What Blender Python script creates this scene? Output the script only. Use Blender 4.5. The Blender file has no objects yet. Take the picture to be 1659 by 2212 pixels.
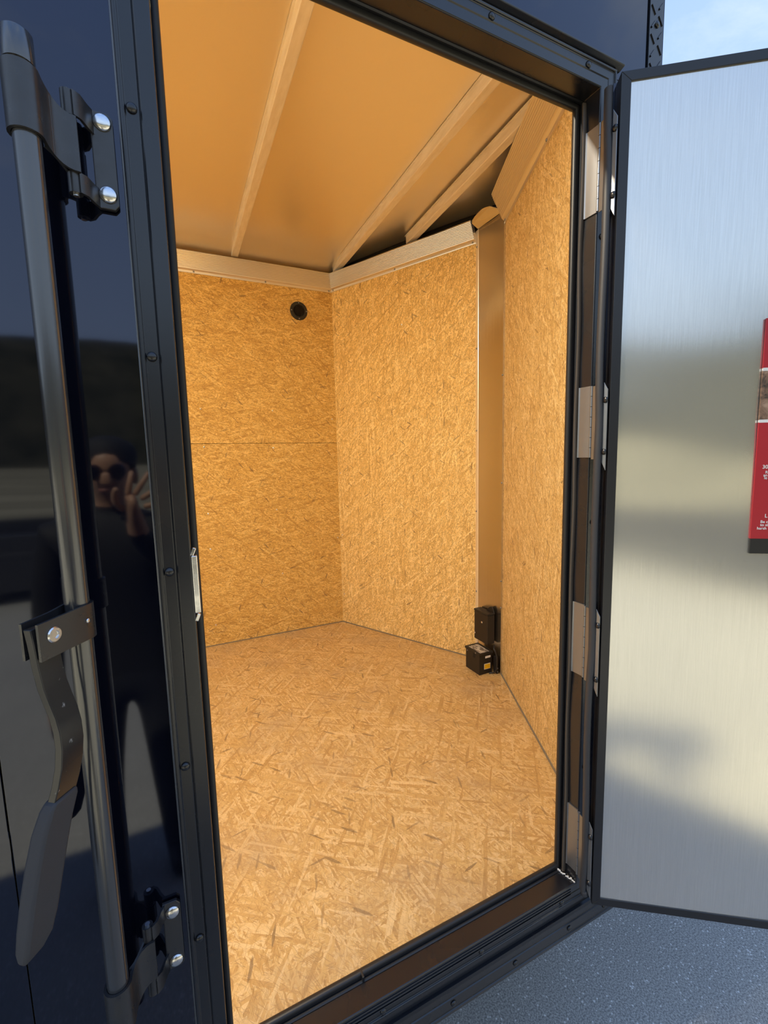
import bpy, bmesh, math, random
from mathutils import Vector, Matrix
random.seed(7)
S = bpy.context.scene
COL = S.collection
PI = math.pi

# ------------------------------------------------------------------ camera
cam_d = bpy.data.cameras.new('camera')
cam = bpy.data.objects.new('camera', cam_d); COL.objects.link(cam)
S.camera = cam
cam_d.sensor_fit = 'HORIZONTAL'; cam_d.sensor_width = 36.0
cam_d.lens = 976.02 / 1659 * 36.0
cam_d.clip_start = 0.02; cam_d.clip_end = 3000
yaw, pitch, roll = math.radians(25.679), math.radians(6.881), math.radians(1.336)
fw = Vector((math.sin(yaw)*math.cos(pitch), math.cos(yaw)*math.cos(pitch), -math.sin(pitch)))
r0 = Vector((math.cos(yaw), -math.sin(yaw), 0)); d0 = fw.cross(r0)
rt = math.cos(roll)*r0 + math.sin(roll)*d0; dn = math.cos(roll)*d0 - math.sin(roll)*r0
M = Matrix.Identity(4)
for i in range(3):
    M[i][0] = rt[i]; M[i][1] = -dn[i]; M[i][2] = -fw[i]
M.translation = Vector((-0.8467, -0.7302, 1.1387))
cam.matrix_world = M

# ------------------------------------------------------------------ world sky
W = bpy.data.worlds.new('sky'); S.world = W; W.use_nodes = True
nt = W.node_tree; N = nt.nodes; Lk = nt.links
for n in list(N): N.remove(n)
out = N.new('ShaderNodeOutputWorld'); bg = N.new('ShaderNodeBackground'); bg.inputs['Strength'].default_value = 1.0
tc = N.new('ShaderNodeTexCoord'); sep = N.new('ShaderNodeSeparateXYZ'); Lk.new(tc.outputs['Generated'], sep.inputs[0])
ramp = N.new('ShaderNodeValToRGB'); Lk.new(sep.outputs['Z'], ramp.inputs[0])
cr = ramp.color_ramp
for p, c in ((0.0, (0.95, 1.15, 1.32)), (0.22, (0.68, 1.02, 1.46)), (0.5, (0.41, 0.79, 1.40)), (1.0, (0.20, 0.43, 1.00))):
    e = cr.elements[0] if p == 0 else cr.elements[1] if p == 1 else cr.elements.new(p)
    e.position = p; e.color = (*c, 1)
CLOUD = 5.9
mp = N.new('ShaderNodeMapping'); mp.inputs['Scale'].default_value = (1.6, 1.6, 3.4); mp.inputs['Location'].default_value = (CLOUD, 0, 0); Lk.new(tc.outputs['Generated'], mp.inputs[0])
no = N.new('ShaderNodeTexNoise'); no.inputs['Scale'].default_value = 1.7; no.inputs['Detail'].default_value = 8; no.inputs['Roughness'].default_value = .62; no.inputs['Distortion'].default_value = .5
Lk.new(mp.outputs[0], no.inputs['Vector'])
r2 = N.new('ShaderNodeValToRGB'); Lk.new(no.outputs['Fac'], r2.inputs[0])
r2.color_ramp.elements[0].position = .52; r2.color_ramp.elements[0].color = (0, 0, 0, 1)
r2.color_ramp.elements[1].position = .80; r2.color_ramp.elements[1].color = (.85, .85, .85, 1)
mx = N.new('ShaderNodeMix'); mx.data_type = 'RGBA'
Lk.new(r2.outputs[0], mx.inputs[0]); Lk.new(ramp.outputs[0], mx.inputs[6]); mx.inputs[7].default_value = (1.05, 1.15, 1.2, 1)
Lk.new(mx.outputs[2], bg.inputs['Color']); Lk.new(bg.outputs[0], out.inputs[0])

# ------------------------------------------------------------------ sun, fill lamp, exposure
sd = bpy.data.lights.new('sun', 'SUN'); sd.energy = 11.3; sd.color = (1.0, .88, .52); sd.angle = math.radians(.6)
sun = bpy.data.objects.new('sun', sd); COL.objects.link(sun)
sun.rotation_euler = Vector((-.5, .488, 1.0)).to_track_quat('Z', 'Y').to_euler()
FILL_WATTS = 52.0  # power of the added interior fill lamp
S.view_settings.view_transform = 'Standard'; S.view_settings.look = 'None'
S.view_settings.gamma = 1.0; S.view_settings.use_curve_mapping = False
S.view_settings.exposure = 0.0
S.cycles.diffuse_bounces = 8; S.cycles.max_bounces = 14; S.cycles.glossy_bounces = 6
S.cycles.caustics_reflective = True; S.cycles.sample_clamp_indirect = 8.0

# ------------------------------------------------------------------ material helpers
def mat(name, color=(.5,.5,.5), rough=.5, metal=0.0, **kw):
    m = bpy.data.materials.new(name); m.use_nodes = True
    b = m.node_tree.nodes['Principled BSDF']
    b.inputs['Base Color'].default_value = (*color, 1); b.inputs['Roughness'].default_value = rough
    b.inputs['Metallic'].default_value = metal
    for k, v in kw.items(): b.inputs[k.replace('_', ' ')].default_value = v
    return m
def nodes(m):
    t = m.node_tree
    return t.nodes, t.links, t.nodes['Principled BSDF']
def noise(m, scale, detail=4, rough=.5, coord='Object', stretch=(1,1,1), rot=(0,0,0), dist=0):
    N, L, b = nodes(m)
    tc = N.new('ShaderNodeTexCoord'); mp = N.new('ShaderNodeMapping'); mp.inputs['Scale'].default_value = stretch
    mp.inputs['Rotation'].default_value = rot
    n = N.new('ShaderNodeTexNoise'); n.inputs['Scale'].default_value = scale; n.inputs['Detail'].default_value = detail
    n.inputs['Roughness'].default_value = rough; n.inputs['Distortion'].default_value = dist
    L.new(tc.outputs[coord], mp.inputs[0]); L.new(mp.outputs[0], n.inputs['Vector'])
    return n
def ramp_to(m, fac, stops, socket):
    N, L, b = nodes(m)
    r = N.new('ShaderNodeValToRGB'); L.new(fac, r.inputs[0])
    els = r.color_ramp.elements
    for i, (p, c) in enumerate(stops):
        e = els[i] if i < 2 else els.new(p)
        e.position = p; e.color = (*c, 1) if not isinstance(c, (int, float)) else (c, c, c, 1)
    if socket is not None: L.new(r.outputs[0], socket)
    return r
def bump(m, fac, strength=.2, dist=.002):
    N, L, b = nodes(m)
    bp = N.new('ShaderNodeBump'); bp.inputs['Strength'].default_value = strength; bp.inputs['Distance'].default_value = dist
    L.new(fac, bp.inputs['Height']); L.new(bp.outputs[0], b.inputs['Normal'])
    return bp

def osb(name, base_angle, big=1.0, scuff=False, tone=1.0, seed=0.0, warp=.016, tint=(1, 1.05, 1.12), wide=1.0):
    """Oriented strand board; reads a UV map laid out in metres."""
    m = mat(name, rough=.62)
    N, L, b = nodes(m)
    b.inputs['Specular IOR Level'].default_value = .35
    uv = N.new('ShaderNodeUVMap'); uv.uv_map = 'metres'
    wn = N.new('ShaderNodeTexNoise'); wn.inputs['Scale'].default_value = 30; wn.inputs['Detail'].default_value = 3
    L.new(uv.outputs[0], wn.inputs['Vector'])
    wsub = N.new('ShaderNodeVectorMath'); wsub.operation = 'SUBTRACT'; wsub.inputs[1].default_value = (.5, .5, .5); L.new(wn.outputs['Color'], wsub.inputs[0])
    wsc = N.new('ShaderNodeVectorMath'); wsc.operation = 'SCALE'; wsc.inputs['Scale'].default_value = warp; L.new(wsub.outputs[0], wsc.inputs[0])
    wad = N.new('ShaderNodeVectorMath'); wad.operation = 'ADD'; L.new(uv.outputs[0], wad.inputs[0]); L.new(wsc.outputs[0], wad.inputs[1])
    def vor(angle, ln, wd, off, feature='F1'):
        mp = N.new('ShaderNodeMapping'); mp.vector_type = 'TEXTURE'
        mp.inputs['Location'].default_value = (off*1.37 + seed, off*.71 + seed*.3, 0)
        mp.inputs['Rotation'].default_value = (0, 0, math.radians(angle)); mp.inputs['Scale'].default_value = (ln, wd, 1)
        L.new(wad.outputs[0], mp.inputs[0])
        v = N.new('ShaderNodeTexVoronoi'); v.voronoi_dimensions = '2D'; v.feature = feature; v.inputs['Scale'].default_value = 1.0
        L.new(mp.outputs[0], v.inputs['Vector'])
        return v, mp
    def math_(op, a, bb):
        n = N.new('ShaderNodeMath'); n.operation = op
        for i, x in enumerate((a, bb)):
            if isinstance(x, (int, float)): n.inputs[i].default_value = x
            else: L.new(x, n.inputs[i])
        return n.outputs[0]
    def mixf(f, a, bb):
        n = N.new('ShaderNodeMix'); n.data_type = 'FLOAT'
        for i, x in zip((0, 2, 3), (f, a, bb)):
            if isinstance(x, (int, float)): n.inputs[i].default_value = x
            else: L.new(x, n.inputs[i])
        return n.outputs[0]
    val = None
    layers = [(0, .055, .011, 0), (22, .06, .009, .45), (-28, .05, .010, .5), (8, .075, .008, .6), (62, .045, .009, .68), (-64, .05, .008, .7), (-12, .06, .006, .6), (15, .13, .011, .80), (-40, .12, .010, .86)]
    for i, (a, ln, wd, thr) in enumerate(layers):
        v, mp = vor(base_angle + a*wide, ln*big, wd*big, i*3.1)
        sc = N.new('ShaderNodeSeparateColor'); L.new(v.outputs['Color'], sc.inputs[0])
        g = N.new('ShaderNodeTexNoise'); g.noise_dimensions = '2D'; g.inputs['Scale'].default_value = 1.0; g.inputs['Detail'].default_value = 2
        st = N.new('ShaderNodeVectorMath'); st.operation = 'MULTIPLY'; st.inputs[1].default_value = (2.2, 9.0, 1); L.new(mp.outputs[0], st.inputs[0]); L.new(st.outputs[0], g.inputs['Vector'])
        x = math_('MULTIPLY_ADD', g.outputs['Fac'], .45); N[-1].inputs[2].default_value = 0
        x = math_('ADD', math_('MULTIPLY', sc.outputs[0], .62), x)
        if val is None: val = x
        else: val = mixf(math_('GREATER_THAN', sc.outputs[1], thr), val, x)
    # short dark slivers and cracks between strands
    dark = None
    for i, (a, ln, wd, thr) in enumerate(((6, .024, .0030, .74), (42, .018, .0028, .80), (-33, .022, .0028, .78), (82, .014, .0026, .86), (-7, .055, .0024, .86), (20, .012, .0036, .86))):
        v, mp = vor(base_angle + a*(1.5 if scuff else 1), ln*big*(1.7 if scuff else 1), wd*big*(.62 if scuff else 1), 20 + i*2.3)
        sc = N.new('ShaderNodeSeparateColor'); L.new(v.outputs['Color'], sc.inputs[0])
        near = N.new('ShaderNodeMapRange'); near.inputs[1].default_value = .2; near.inputs[2].default_value = .5; near.inputs[3].default_value = 1; near.inputs[4].default_value = 0
        L.new(v.outputs['Distance'], near.inputs[0])
        d = math_('MULTIPLY', math_('GREATER_THAN', sc.outputs[1], thr), near.outputs[0])
        d = math_('MULTIPLY', d, math_('ADD', math_('MULTIPLY', sc.outputs[0], .6), .02 if scuff else .22))
        dark = d if dark is None else math_('MAXIMUM', dark, d)
    # a few wide weathered grey-brown strands
    grey = None
    for i, (a, ln, wd) in enumerate(((12, .09, .014), (-48, .085, .012), (70, .08, .013))):
        v, mp = vor(base_angle + a, ln*big, wd*big, 40 + i*4.7)
        sc = N.new('ShaderNodeSeparateColor'); L.new(v.outputs['Color'], sc.inputs[0])
        near = N.new('ShaderNodeMapRange'); near.inputs[1].default_value = .30; near.inputs[2].default_value = .42; near.inputs[3].default_value = 1; near.inputs[4].default_value = 0
        L.new(v.outputs['Distance'], near.inputs[0])
        d = math_('MULTIPLY', math_('GREATER_THAN', sc.outputs[1], .972 if scuff else .985), near.outputs[0])
        d = math_('MULTIPLY', d, math_('ADD', math_('MULTIPLY', sc.outputs[0], .55), .2))
        grey = d if grey is None else math_('MAXIMUM', grey, d)
    T = lambda r_, g_, b_: (r_*tone*tint[0], g_*tone*tint[1], b_*tone*tint[2])
    r = ramp_to(m, val, [(.10, T(.44, .245, .064)), (.32, T(.60, .35, .092)), (.55, T(.69, .425, .118)), (.85, T(.84, .575, .205))], None)
    def mixc(f, a, col):
        n = N.new('ShaderNodeMix'); n.data_type = 'RGBA'; L.new(f, n.inputs[0]); L.new(a, n.inputs[6]); n.inputs[7].default_value = (*col, 1)
        return n.outputs[2]
    c = mixc(dark, r.outputs[0], (.21*tint[0], .10*tint[1], .022*tint[2]))
    c = mixc(grey, c, (.20, .125, .062))
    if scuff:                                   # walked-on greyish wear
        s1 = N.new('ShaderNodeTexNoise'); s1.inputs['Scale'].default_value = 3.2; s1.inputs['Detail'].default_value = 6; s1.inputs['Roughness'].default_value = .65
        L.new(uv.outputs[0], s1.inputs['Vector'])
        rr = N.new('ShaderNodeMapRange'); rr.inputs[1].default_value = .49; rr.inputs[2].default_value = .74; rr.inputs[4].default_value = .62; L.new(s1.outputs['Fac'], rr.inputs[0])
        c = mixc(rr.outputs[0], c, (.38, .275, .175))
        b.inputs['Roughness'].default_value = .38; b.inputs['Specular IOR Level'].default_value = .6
    L.new(c, b.inputs['Base Color'])
    h = math_('SUBTRACT', val, math_('MULTIPLY', dark, .8))
    bump(m, h, .35, .0015)
    return m

M_ = {}
M_['osb_wall'] = osb('osb_wall', 0, .8)
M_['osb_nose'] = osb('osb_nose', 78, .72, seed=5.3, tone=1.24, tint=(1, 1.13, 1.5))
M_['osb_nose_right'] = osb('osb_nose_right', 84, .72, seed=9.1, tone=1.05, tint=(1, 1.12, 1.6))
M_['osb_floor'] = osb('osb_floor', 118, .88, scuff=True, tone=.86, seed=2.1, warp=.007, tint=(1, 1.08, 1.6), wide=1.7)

M_['paint'] = mat('gloss_black_blue_paint', (.0022, .0028, .007), .045, 0, Specular_IOR_Level=1.0)
M_['paint'].node_tree.nodes['Principled BSDF'].inputs['Specular Tint'].default_value = (.68, .74, .97, 1)
pn = noise(M_['paint'], 2.2, 2, .4, stretch=(1, 1, .7)); bump(M_['paint'], pn.outputs['Fac'], .10, .02)
M_['frame'] = mat('satin_black_frame', (.007, .008, .012), .24, 0, Specular_IOR_Level=.62, Coat_Weight=.2, Coat_Roughness=.2)
fn = noise(M_['frame'], 9, 3); ramp_to(M_['frame'], fn.outputs['Fac'], [(.3, .25), (.75, .31)], nodes(M_['frame'])[2].inputs['Roughness'])
M_['door_frame'] = mat('dark_door_edging', (.010, .011, .015), .33, 0, Specular_IOR_Level=.6)
M_['tube'] = mat('black_coated_tube', (.03, .031, .035), .22, 0, Specular_IOR_Level=1.0, Coat_Weight=.45, Coat_Roughness=.14, Coat_IOR=1.6)
tn = noise(M_['tube'], 400, 2); bump(M_['tube'], tn.outputs['Fac'], .03, .001)
M_['black_steel'] = mat('black_painted_steel', (.02, .02, .023), .30, 0, Specular_IOR_Level=.8)
bn = noise(M_['black_steel'], 45, 6, .7); ramp_to(M_['black_steel'], bn.outputs['Fac'], [(.35, .26), (.7, .45)], nodes(M_['black_steel'])[2].inputs['Roughness'])
M_['worn_steel'] = mat('chipped_black_steel', (.05, .055, .06), .2, 0, Specular_IOR_Level=.45)
wn_ = noise(M_['worn_steel'], 70, 5, .6)
ramp_to(M_['worn_steel'], wn_.outputs['Fac'], [(.66, (.022, .022, .024)), (.74, (.30, .31, .32))], nodes(M_['worn_steel'])[2].inputs['Base Color'])
M_['rubber'] = mat('black_rubber', (.014, .014, .016), .42, 0)
rn = noise(M_['rubber'], 150, 3); bump(M_['rubber'], rn.outputs['Fac'], .08, .001)
M_['grey_gasket'] = mat('dark_grey_gasket', (.035, .036, .042), .5, 0)
M_['brown_seal'] = mat('dusty_brown_seal', (.085, .066, .05), .55, 0)
M_['grip'] = mat('dark_grey_grip', (.046, .048, .058), .72, 0)
gn = noise(M_['grip'], 500, 2); bump(M_['grip'], gn.outputs['Fac'], .15, .001)
M_['chrome'] = mat('zinc_bolt', (.82, .82, .83), .22, 1)
cn = noise(M_['chrome'], 60, 4); ramp_to(M_['chrome'], cn.outputs['Fac'], [(.3, .14), (.7, .34)], nodes(M_['chrome'])[2].inputs['Roughness'])
M_['alu'] = mat('mill_aluminium', (.27, .28, .30), .24, .8)
an = noise(M_['alu'], 30, 4, stretch=(1, 1, .05)); ramp_to(M_['alu'], an.outputs['Fac'], [(.3, .28), (.7, .42)], nodes(M_['alu'])[2].inputs['Roughness'])
M_['trim_alu'] = mat('ribbed_aluminium_trim', (.80, .76, .70), .33, .9)
M_['post_alu'] = mat('bright_post_sheet', (.66, .635, .59), .27, 1)
po = noise(M_['post_alu'], 3.0, 2, stretch=(3, 3, .8)); bump(M_['post_alu'], po.outputs['Fac'], .12, .01)
M_['lit_flange_alu'] = mat('lit_post_flange', (.93, .90, .84), .32, .7)  # paler than the post: light caught by the flange is put into its colour
M_['ceiling'] = mat('ceiling_sheet', (.88, .82, .71), .33, .85)
ce = noise(M_['ceiling'], 2.3, 2, stretch=(1.6, .5, 1)); bump(M_['ceiling'], ce.outputs['Fac'], .16, .03)
M_['bow'] = mat('galvanised_bow', (.76, .72, .66), .45, .45)
bo = noise(M_['bow'], 60, 3, stretch=(1, .2, 1)); ramp_to(M_['bow'], bo.outputs['Fac'], [(.3, (.76, .71, .62)), (.7, (.88, .84, .77))], nodes(M_['bow'])[2].inputs['Base Color'])
M_['sealant'] = mat('painted_lip_highlight', (.10, .105, .115), .12, 0, Specular_IOR_Level=1.0)  # grey that paints the highlight along the frame lip
M_['void'] = mat('dark_cavity', (.012, .010, .008), .9, 0)
M_['grey_caulk'] = mat('grey_caulk', (.20, .17, .13), .7, 0)
M_['plastic'] = mat('black_plastic', (.014, .012, .011), .5, 0)
pln = noise(M_['plastic'], 300, 2); bump(M_['plastic'], pln.outputs['Fac'], .06, .001)
M_['white_print'] = mat('white_print', (.80, .80, .80), .5, 0)
M_['grey_print'] = mat('grey_label', (.52, .47, .40), .5, 0)
gl = noise(M_['grey_print'], 90, 2, stretch=(1, .3, 1)); ramp_to(M_['grey_print'], gl.outputs['Fac'], [(.46, (.55, .50, .43)), (.56, (.16, .13, .11))], nodes(M_['grey_print'])[2].inputs['Base Color'])
M_['yellow'] = mat('yellow_label', (.78, .50, .01), .5, 0)
M_['red'] = mat('red_print', (.45, .016, .028), .38, 0)
M_['photo'] = mat('brown_photo_print', (.3, .2, .14), .4, 0)
ph = noise(M_['photo'], 26, 6, .6, dist=1.2); ramp_to(M_['photo'], ph.outputs['Fac'], [(.36, (.035, .03, .026)), (.5, (.22, .13, .085)), (.66, (.42, .28, .20))], nodes(M_['photo'])[2].inputs['Base Color'])
M_['black_print'] = mat('black_print', (.015, .015, .017), .35, 0)
M_['tyre'] = mat('tyre_rubber', (.012, .012, .012), .7, 0)
M_['hill'] = mat('wooded_hillside', (.03, .033, .02), .9, 0, Specular_IOR_Level=.0)
hn = noise(M_['hill'], .05, 6, .7); ramp_to(M_['hill'], hn.outputs['Fac'], [(.35, (.022, .024, .015)), (.7, (.058, .054, .036))], nodes(M_['hill'])[2].inputs['Base Color'])
# brushed door skin: a sharp lobe plus a wide haze lobe, brushed along z
def brushed():
    m = mat('brushed_door_skin', (.78, .78, .76), .16, 1)
    N, L, b = nodes(m)
    f = noise(m, 1.0, 4, .6, stretch=(900, 900, 9)); bump(m, f.outputs['Fac'], .08, .0006)
    ramp_to(m, f.outputs['Fac'], [(.3, (.78, .78, .765)), (.7, (.90, .90, .885))], b.inputs['Base Color'])
    b2 = N.new('ShaderNodeBsdfPrincipled'); b2.inputs['Base Color'].default_value = (.64, .63, .60, 1); b2.inputs['Metallic'].default_value = 1; b2.inputs['Roughness'].default_value = .75
    mx = N.new('ShaderNodeMixShader'); mx.inputs[0].default_value = .30
    L.new(b.outputs[0], mx.inputs[1]); L.new(b2.outputs[0], mx.inputs[2]); L.new(mx.outputs[0], N['Material Output'].inputs[0])
    return m
M_['brushed'] = brushed()
def asphalt():
    m = mat('asphalt', rough=.8); N, L, b = nodes(m)
    n1 = noise(m, 210, 3, .6); n2 = noise(m, .5, 5, .6)
    r1 = ramp_to(m, n1.outputs['Fac'], [(.36, (.20, .20, .195)), (.56, (.43, .42, .40)), (.72, (.60, .585, .55))], None)
    r2 = ramp_to(m, n2.outputs['Fac'], [(.3, (.78, .78, .78)), (.7, (1.1, 1.08, 1.04))], None)
    mx = N.new('ShaderNodeMix'); mx.data_type = 'RGBA'; mx.blend_type = 'MULTIPLY'; mx.inputs[0].default_value = 1
    L.new(r1.outputs[0], mx.inputs[6]); L.new(r2.outputs[0], mx.inputs[7])
    tc = N.new('ShaderNodeTexCoord'); v = N.new('ShaderNodeTexVoronoi'); v.inputs['Scale'].default_value = 150; L.new(tc.outputs['Object'], v.inputs['Vector'])
    sc = N.new('ShaderNodeSeparateColor'); L.new(v.outputs['Color'], sc.inputs[0])
    g1 = N.new('ShaderNodeMath'); g1.operation = 'GREATER_THAN'; L.new(sc.outputs[0], g1.inputs[0]); g1.inputs[1].default_value = .93
    g2 = N.new('ShaderNodeMapRange'); L.new(v.outputs['Distance'], g2.inputs[0]); g2.inputs[1].default_value = .15; g2.inputs[2].default_value = .6; g2.inputs[3].default_value = .7; g2.inputs[4].default_value = 0
    g3 = N.new('ShaderNodeMath'); g3.operation = 'MULTIPLY'; L.new(g1.outputs[0], g3.inputs[0]); L.new(g2.outputs[0], g3.inputs[1])
    mz = N.new('ShaderNodeMix'); mz.data_type = 'RGBA'; L.new(g3.outputs[0], mz.inputs[0]); L.new(mx.outputs[2], mz.inputs[6]); mz.inputs[7].default_value = (.95, .94, .92, 1)
    L.new(mz.outputs[2], b.inputs['Base Color'])
    n3 = noise(m, 320, 3, .6)
    bump(m, n3.outputs['Fac'], .55, .003)
    return m
M_['asphalt'] = asphalt()

# ------------------------------------------------------------------ mesh helpers
def bm_box(bm, c, s, R=None):
    """box centre c, full size s, optional 3x3 rotation"""
    vs = []
    for x in (-.5, .5):
        for y in (-.5, .5):
            for z in (-.5, .5):
                v = Vector((x*s[0], y*s[1], z*s[2]))
                if R is not None: v = R @ v
                vs.append(bm.verts.new(v + Vector(c)))
    for f in ((0,1,3,2), (4,6,7,5), (0,4,5,1), (2,3,7,6), (0,2,6,4), (1,5,7,3)):
        bm.faces.new([vs[i] for i in f])
def boxr(bm, a, b):
    bm_box(bm, [(a[i]+b[i])/2 for i in range(3)], [abs(b[i]-a[i]) for i in range(3)])
def bm_prism(bm, poly, axis_vec, origin=(0,0,0)):
    """extrude a 3D polygon along axis_vec"""
    a = [bm.verts.new(Vector(p)+Vector(origin)) for p in poly]; b = [bm.verts.new(Vector(p)+Vector(origin)+Vector(axis_vec)) for p in poly]
    n = len(poly)
    bm.faces.new(a); bm.faces.new(b[::-1])
    for i in range(n): bm.faces.new([a[(i+1) % n], a[i], b[i], b[(i+1) % n]])
def bm_tube(bm, pts, r, n=16, flat=None, cap=True, up=None):
    """tube through pts; r number or list; flat=(a,b) gives an elliptical / rectangular section scale"""
    rings = []; P = [Vector(p) for p in pts]
    for i, p in enumerate(P):
        t = (P[min(i+1, len(P)-1)] - P[max(i-1, 0)]).normalized()
        ref = Vector(up) if up is not None else (Vector((0,0,1)) if abs(t.z) < .9 else Vector((1,0,0)))
        x = ref - t*ref.dot(t); x.normalize(); y = t.cross(x)
        rr = r[i] if isinstance(r, (list, tuple)) else r
        fa, fb = flat if flat else (1, 1)
        rings.append([bm.verts.new(p + x*math.cos(2*PI*k/n)*rr*fa + y*math.sin(2*PI*k/n)*rr*fb) for k in range(n)])
    for a, b in zip(rings, rings[1:]):
        for k in range(n): bm.faces.new([a[k], a[(k+1) % n], b[(k+1) % n], b[k]])
    if cap: bm.faces.new(rings[0][::-1]); bm.faces.new(rings[-1])
def bm_lathe(bm, prof, c, axis=(0,0,1), n=24):
    """prof list of (radius, height) about axis from c"""
    q = Vector((0,0,1)).rotation_difference(Vector(axis))
    rings = []
    for r, h in prof:
        rings.append([bm.verts.new(Vector(c) + q @ Vector((r*math.cos(2*PI*k/n), r*math.sin(2*PI*k/n), h))) for k in range(n)])
    for a, b in zip(rings, rings[1:]):
        for k in range(n): bm.faces.new([a[k], a[(k+1) % n], b[(k+1) % n], b[k]])
    bm.faces.new(rings[0][::-1]); bm.faces.new(rings[-1])
def bm_dome(bm, c, r, h, axis, n=20):
    bm_lathe(bm, [(r, 0), (r*.97, h*.35), (r*.78, h*.72), (r*.45, h*.93), (r*.05, h)], c, axis, n)
def rect_sweep(bm, rect, prof, closed=False):
    """mitred frame in the xz plane: rect=(x0,x1,z0,z1), prof=[(outward, y)...]"""
    x0, x1, z0, z1 = rect; rings = []
    for o, y in prof:
        rings.append([bm.verts.new(p) for p in ((x0-o, y, z0-o), (x1+o, y, z0-o), (x1+o, y, z1+o), (x0-o, y, z1+o))])
    pairs = list(zip(rings, rings[1:])) + ([(rings[-1], rings[0])] if closed else [])
    for a, b in pairs:
        for k in range(4): bm.faces.new([a[k], a[(k+1) % 4], b[(k+1) % 4], b[k]])
ORG = {}
def obj(name, bm, m, parent=None, smooth=False, bevel=0, origin=None, mats=None, seg=2, autosmooth=None):
    bm.normal_update()
    bmesh.ops.recalc_face_normals(bm, faces=bm.faces[:])
    me = bpy.data.meshes.new(name); bm.to_mesh(me); bm.free()
    xs = [v.co for v in me.vertices]
    lo = Vector([min(v[i] for v in xs) for i in range(3)]); hi = Vector([max(v[i] for v in xs) for i in range(3)])
    o0 = Vector(origin) if origin is not None else Vector(((lo.x+hi.x)/2, (lo.y+hi.y)/2, lo.z))
    me.transform(Matrix.Translation(-o0))
    o = bpy.data.objects.new(name, me); COL.objects.link(o)
    for x in (mats or [m]): me.materials.append(M_[x] if isinstance(x, str) else x)
    if smooth:
        for p in me.polygons: p.use_smooth = True
        if autosmooth is not None: me.set_sharp_from_angle(angle=math.radians(autosmooth))
    if bevel:
        md = o.modifiers.new('bevel', 'BEVEL'); md.width = bevel; md.segments = seg; md.limit_method = 'ANGLE'; md.angle_limit = math.radians(35)
    put(o, o0, parent)
    return o
def put(o, world, parent=None):
    world = Vector(world); ORG[o.name] = world
    if parent is not None:
        o.parent = parent; o.location = world - ORG[parent.name]
    else: o.location = world
def empty(name, loc):
    o = bpy.data.objects.new(name, None); COL.objects.link(o); o.empty_display_size = .05; put(o, loc); return o
def tag(o, label=None, cat=None, kind=None, group=None):
    if label: o['label'] = label
    if cat: o['category'] = cat
    if kind: o['kind'] = kind
    if group: o['group'] = group
    return o
def dup(o, world, parent, rot=None):
    c = o.copy(); COL.objects.link(c); put(c, world, parent)
    if rot is not None: c.rotation_euler = rot
    return c
def uv_metres(o, u, v):
    me = o.data; uvl = me.uv_layers.new(name='metres')
    u = Vector(u); v = Vector(v); base = ORG[o.name]
    for lp in me.loops:
        w = me.vertices[lp.vertex_index].co + base
        uvl.data[lp.index].uv = (w.dot(u), w.dot(v))
def B(): return bmesh.new()

# ------------------------------------------------------------------ key positions (metres; x toward the nose, y into the trailer, z up from its floor)
REAR = -3.45
NC = Vector((.193, .05, 0)); NR = Vector((.664, 1.038, 0)); NL = Vector((.660, 1.246, 0)); FC = Vector((.207, 2.167, 0))
GZ = -.52
OPEN = (-.82, .013, .06, 1.88)       # door reveal
u1 = (NL - FC).normalized(); n1 = Vector((u1.y, -u1.x, 0)); n1 = n1 if n1.x < 0 else -n1
u2 = (NR - NC).normalized(); n2 = Vector((u2.y, -u2.x, 0)); n2 = n2 if n2.x < 0 else -n2

# ================================================================== LARGE STRUCTURE
# ground
bm = B(); bmesh.ops.create_grid(bm, x_segments=8, y_segments=8, size=900)
for v in bm.verts: v.co.z = GZ
g = obj('ground', bm, 'asphalt', origin=(0, 0, GZ)); tag(g, 'grey asphalt lot with pale flecks below the trailer', 'ground', 'structure')
bm = B(); bm_prism(bm, [(-300, -9.5, GZ), (300, -9.5, GZ), (300, -320, GZ), (-300, -320, GZ)], (0, 0, .05))
M_['grass'] = mat('dry_dark_grass', (.07, .066, .035), .95, 0, Specular_IOR_Level=.0)
gr_ = noise(M_['grass'], .35, 7, .7, stretch=(.06, 1, 1)); ramp_to(M_['grass'], gr_.outputs['Fac'], [(.36, (.07, .066, .045)), (.62, (.36, .33, .25))], nodes(M_['grass'])[2].inputs['Base Color'])
tag(obj('ground_verge', bm, 'grass', origin=(0, -9.5, GZ)), 'dry tan field beyond the edge of the lot', 'field', 'structure')
# wooded ridge around the lot
bm = B(); n = 260; rings = []
for j, (rad, f) in enumerate(((300, 0), (330, .45), (365, .8), (400, 1.0), (450, .6), (520, 0))):
    ring = []
    for k in range(n):
        a = 2*PI*k/n
        back = .5 - .5*math.sin(a)                       # highest on the door side of the trailer
        h = 24 + 62*back**.8 + 5*math.sin(3*a+1) + 2.2*math.sin(11*a) + (random.random()-.5)*1.6
        ring.append(bm.verts.new((rad*math.cos(a), rad*math.sin(a), GZ + h*f)))
    rings.append(ring)
for a, b in zip(rings, rings[1:]):
    for k in range(n): bm.faces.new([a[k], a[(k+1) % n], b[(k+1) % n], b[k]])
h = obj('hills', bm, 'hill', smooth=True, origin=(0, 0, GZ)); tag(h, 'dark wooded ridge around the lot seen in the paint', 'hill', 'structure')

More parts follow.
